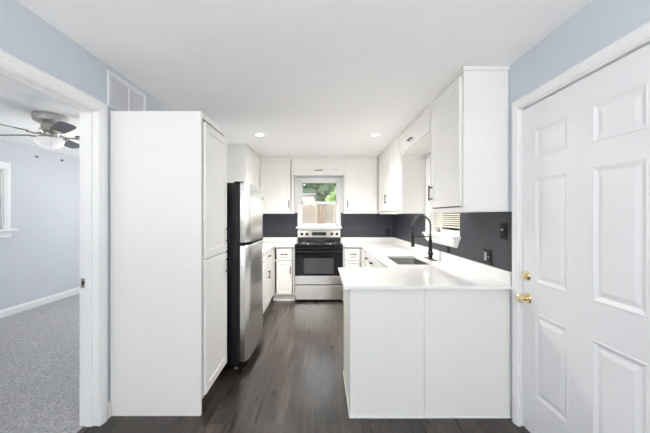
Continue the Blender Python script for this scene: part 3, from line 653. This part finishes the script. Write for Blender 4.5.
# ------------------------------------------------------------------ switch and outlets
def plate(name, label, cat, fr, a, z, w, h, devices):
    t = thing(name, label, cat, fr(a, 0, z))
    fbox(fr, a-w/2, a+w/2, .0005, .006, z-h/2, z+h/2, .002).build('cover_plate', 'blackplastic', t)
    for kind, da in devices:
        if kind == 'outlet':
            o = fbox(fr, a+da-.0165, a+da+.0165, .006, .0095, z-.033, z+.033, .0015).build('receptacle', 'blackplastic', t)
            for dz in (-.018, .018):
                for du in (-.006, .006): fbox(fr, a+da+du-.0012, a+da+du+.0012, .0095, .0099, z+dz-.004, z+dz+.004).build('slot', 'grey', o)
        elif kind == 'gfci':
            o = fbox(fr, a+da-.0165, a+da+.0165, .006, .0105, z-.033, z+.033, .0015).build('receptacle', 'blackplastic', t)
            b = fbox(fr, a+da-.009, a+da+.009, .0105, .012, z-.004, z+.004, .0008); b.build('test_button', 'grey', o)
        elif kind == 'rocker':
            fbox(fr, a+da-.0165, a+da+.0165, .006, .012, z-.033, z+.033, .003).build('rocker_switch', 'grey', t)
        elif kind == 'toggle':
            o = fbox(fr, a+da-.012, a+da+.012, .006, .009, z-.030, z+.030, .001).build('switch_body', 'blackplastic', t)
            fbox(fr, a+da-.006, a+da+.006, .009, .022, z+.003, z+.016, .002).build('toggle', 'grey', o)
    return t
FW = frm((XR-.003, 0, 0), (0, 1, 0), (-1, 0, 0))
plate('light_switch', 'black light switch high on the charcoal wall beside the entry door', 'switch', FW, 2.155, 1.25, .075, .117, [('toggle', 0)])
plate('wall_outlet', 'double gang black outlet plate just above the peninsula counter', 'outlet', FW, 2.365, 1.045, .118, .117, [('gfci', -.023), ('rocker', .023)])
plate('wall_outlet', 'single black outlet on the charcoal wall below the sink window sill', 'outlet', frm((XR-.003, 0, 0), (0, 1, 0), (-1, 0, 0)), 3.10, 1.043, .072, .117, [('outlet', 0)])
plate('wall_outlet', 'single black outlet on the back wall near the right corner', 'outlet', frm((0, YB-.003, 0), (1, 0, 0), (0, -1, 0)), 1.17, 1.06, .072, .117, [('outlet', 0)])

# ------------------------------------------------------------------ return air grille above the pantry
gy0_, gy1_, gz0, gz1 = 2.075, 2.525, 2.092, 2.338
t = thing('air_grille', 'white rectangular air return grille on the left wall above the pantry', 'vent', (XL, 2.3, 2.09))
g = MB(); x0, x1 = XL+.0005, XL+.012
for q in ((gy0_, gy0_+.028, gz0, gz1), (gy1_-.028, gy1_, gz0, gz1), (gy0_+.028, gy1_-.028, gz0, gz0+.028), (gy0_+.028, gy1_-.028, gz1-.028, gz1), (2.296, 2.304, gz0+.028, gz1-.028)): g.box(x0, x1, q[0], q[1], q[2], q[3], .002)
g.build('frame', 'grille', t)
s_ = MB(); z = gz0+.036
while z < gz1-.03:
    s_.prism([(x0+.002, z+.011), (x0+.006, z-.001), (x0+.007, z), (x0+.003, z+.0118)], (gy0_+.028, gy1_-.028), lambda a, b, tt: (a, tt, b)); z += .0125
s_.build('louvres', 'grille', t)
MB().box(x0, x0+.001, gy0_+.026, gy1_-.026, gz0+.026, gz1-.026).build('backing', 'grille', t)
for zz in (gz0+.06, gz1-.06): MB().lathe((x1, gy0_+.014, zz), (1, 0, 0), [(.004, 0), (.003, .0012), (0, .0014)], 10).build('screw', 'nickel', t)

# ------------------------------------------------------------------ bedroom ceiling fan
cx, cy = -2.745, 3.13
t = thing('ceiling_fan', 'brushed nickel ceiling fan with dark grey blades on the bedroom ceiling', 'ceiling fan', (cx, cy, H))
MB().lathe((cx, cy, H), (0, 0, -1), [(.140, 0), (.143, .03), (.136, .065), (.095, .085), (.075, .10), (.075, .135), (.085, .145)], 36).build('canopy', 'nickel', t)
MB().lathe((cx, cy, H-.143), (0, 0, -1), [(.085, 0), (.088, .02), (.062, .04), (.058, .045), (.058, .07), (.09, .082), (.10, .09)], 36).build('motor_housing', 'nickel', t)
MB().lathe((cx, cy, H-.232), (0, 0, -1), [(.098, 0), (.113, .008), (.115, .025), (.106, .055), (.085, .08), (.05, .097), (0, .103)], 36).build('light_bowl', 'bowl', t)
for k in range(5):
    w = math.radians(35+72*k); d = Vector((math.cos(w), math.sin(w), 0)); e = Vector((-math.sin(w), math.cos(w), 0)); zb = H-.20
    P0 = Vector((cx, cy, zb)); tilt = -.21
    def bp(r, s, h=0): return P0+d*r+e*s*math.cos(tilt)+Vector((0, 0, s*math.sin(tilt)+h))
    outl = [(.20, -.045), (.26, -.058), (.40, -.066), (.56, -.068), (.60, -.060), (.618, -.035), (.622, 0), (.618, .035), (.60, .060), (.56, .068), (.40, .066), (.26, .058), (.20, .045)]
    n_ = len(outl); vs = [bp(r, s, 0) for r, s in outl]+[bp(r, s, .006) for r, s in outl]
    b = MB().add(vs, [tuple(range(n_))[::-1], tuple(range(n_, 2*n_))]+[(i, (i+1) % n_, n_+(i+1) % n_, n_+i) for i in range(n_)]).build('blade', 'blade', t)
    ir = MB().tube([bp(.075, 0, .004), bp(.13, 0, -.012), bp(.20, 0, -.007)], [.012, .009, .008], 8)
    vs = [bp(r, s, h) for h in (-.0045, -.0005) for r, s in ((.19, -.02), (.27, -.038), (.285, 0), (.27, .038), (.19, .02))]
    ir.add(vs, [(4, 3, 2, 1, 0), (5, 6, 7, 8, 9)]+[(i, (i+1) % 5, 5+(i+1) % 5, 5+i) for i in range(5)])
    ir.build('blade_bracket', 'nickel', b)
ch = MB().tube([(cx+.08, cy-.08, H-.205), (cx+.08, cy-.08, H-.36)], .0014, 6); ch.build('pull_chain', 'nickel', t)
for yy, zz, lab in ((4.61, 2.235, 'small dark wall anchor nearer the bedroom window'), (5.06, 2.262, 'small dark wall anchor farther from the bedroom window')):
    tag(MB().lathe((BX+.0005, yy, zz), (1, 0, 0), [(.022, 0), (.022, .006), (.012, .010), (.009, .03), (.012, .034), (0, .035)], 16).build('wall_anchor', 'grey'), lab, 'wall hook', 'wall anchors above the bedroom window')

# ------------------------------------------------------------------ outside
struct('ground', MB().box(-14, 14, YB+.4, 26, -.45, -.35), 'soil')
FYD = 7.4
t = thing('wooden_fence', 'weathered wooden privacy fence seen through the range window', 'fence', (0, FYD, -.35))
x = -2.3; k = 0
while x < 2.2:
    w = .138+random.uniform(-.004, .004); h = 1.635+random.uniform(-.012, .012); dy = .006*(k % 2); k += 1
    MB().prism([(x, -.33), (x+w, -.33), (x+w, h-.035), (x+w-.03, h), (x+.03, h), (x, h-.035)], (FYD+dy, FYD+dy+.005), lambda a, z, b: (a, b, z)).build('board', 'fence', t); 
    MB().box(x+w-.02, x+w+.03, FYD+.013, FYD+.020, -.33, h-.05).build('backing_board', 'oldwood', t); x += w+.012  # strips added behind the slits, coloured dark as gap shade
for zz in (-.1, .7, 1.4): MB().box(-2.3, 2.2, FYD+.022, FYD+.06, zz, zz+.085).build('rail', 'fence', t)
t = thing('garden_shed', 'pale low outbuilding peeking over the fence on the left', 'shed', (-1.6, 12.5, -.35))
MB().box(-3.0, -.33, 11.6, 14, -.35, 2.12).build('walls', 'house', t)
MB().box(-3.1, -.24, 11.45, 14.1, 2.121, 2.19, .01).build('roof', 'roofing', t)
def shrub(name, label, x, y, z0, rx, rz, m, n, leaf, grp='trees behind the fence'):
    t = thing(name, label, 'tree', (x, y, -.35), grp)
    tr = MB().tube([(x, y, -.35), (x+.05, y, .6), (x-.03, y+.03, z0)], [.12, .09, .05], 10)
    for q in range(7):
        a = random.uniform(0, 2*PI); tr.tube([(x, y, z0*.5+.3), (x+math.cos(a)*rx*.3, y+math.sin(a)*rx*.3, z0), (x+math.cos(a)*rx*.7, y+math.sin(a)*rx*.7, z0+rz*random.uniform(-.3, .6))], [.05, .035, .012], 6)
    tr.build('trunk', 'bark', t)
    mb = MB(); clumps = []
    for q in range(34):
        u = Vector((random.gauss(0, 1), random.gauss(0, 1), random.gauss(0, 1))).normalized()*random.uniform(.45, .95)
        clumps.append((Vector((x+u.x*rx, y+u.y*rx, z0+u.z*rz)), random.uniform(.2, .38)*min(rx, rz)))
    for q in range(n):
        c, cr0 = random.choice(clumps); u = Vector((random.gauss(0, 1), random.gauss(0, 1), random.gauss(0, 1))).normalized()*cr0*random.uniform(.6, 1.05)
        p = c+u; nrm = (u.normalized()+Vector((random.uniform(-.6, .6), random.uniform(-.6, .6), random.uniform(-.2, .9)))).normalized()
        a = nrm.cross(Vector((random.random(), random.random(), random.random()))).normalized(); b = nrm.cross(a); s = leaf*random.uniform(.6, 1.3)
        mb.add([p-a*s, p-b*s*.45+nrm*s*.08, p+a*s, p+b*s*.45+nrm*s*.08], [(0, 1, 2, 3)])
    mb.build('crown', m, t); return t
shrub('tree', 'green leafy tree left of the pale outbuilding roof', -2.7, 17.5, 3.0, 1.15, 1.6, 'leafmid', 5000, .11)
shrub('tree', 'dark green tree rising behind the pale outbuilding', -.85, 20.0, 3.6, 1.5, 2.2, 'leafdark', 6500, .13)
shrub('tree', 'dense dark green tree filling the middle of the window', .30, 16.2, 2.55, 1.0, 1.7, 'leafdark', 6500, .10)
shrub('tree', 'bright yellow green shrub above the right end of the fence', .66, 11.0, 1.98, .52, .5, 'leafpale', 4000, .05)
shrub('tree', 'green tree at the far right beyond the fence', 2.0, 18.5, 3.0, 1.3, 2.0, 'leafmid', 5500, .12)
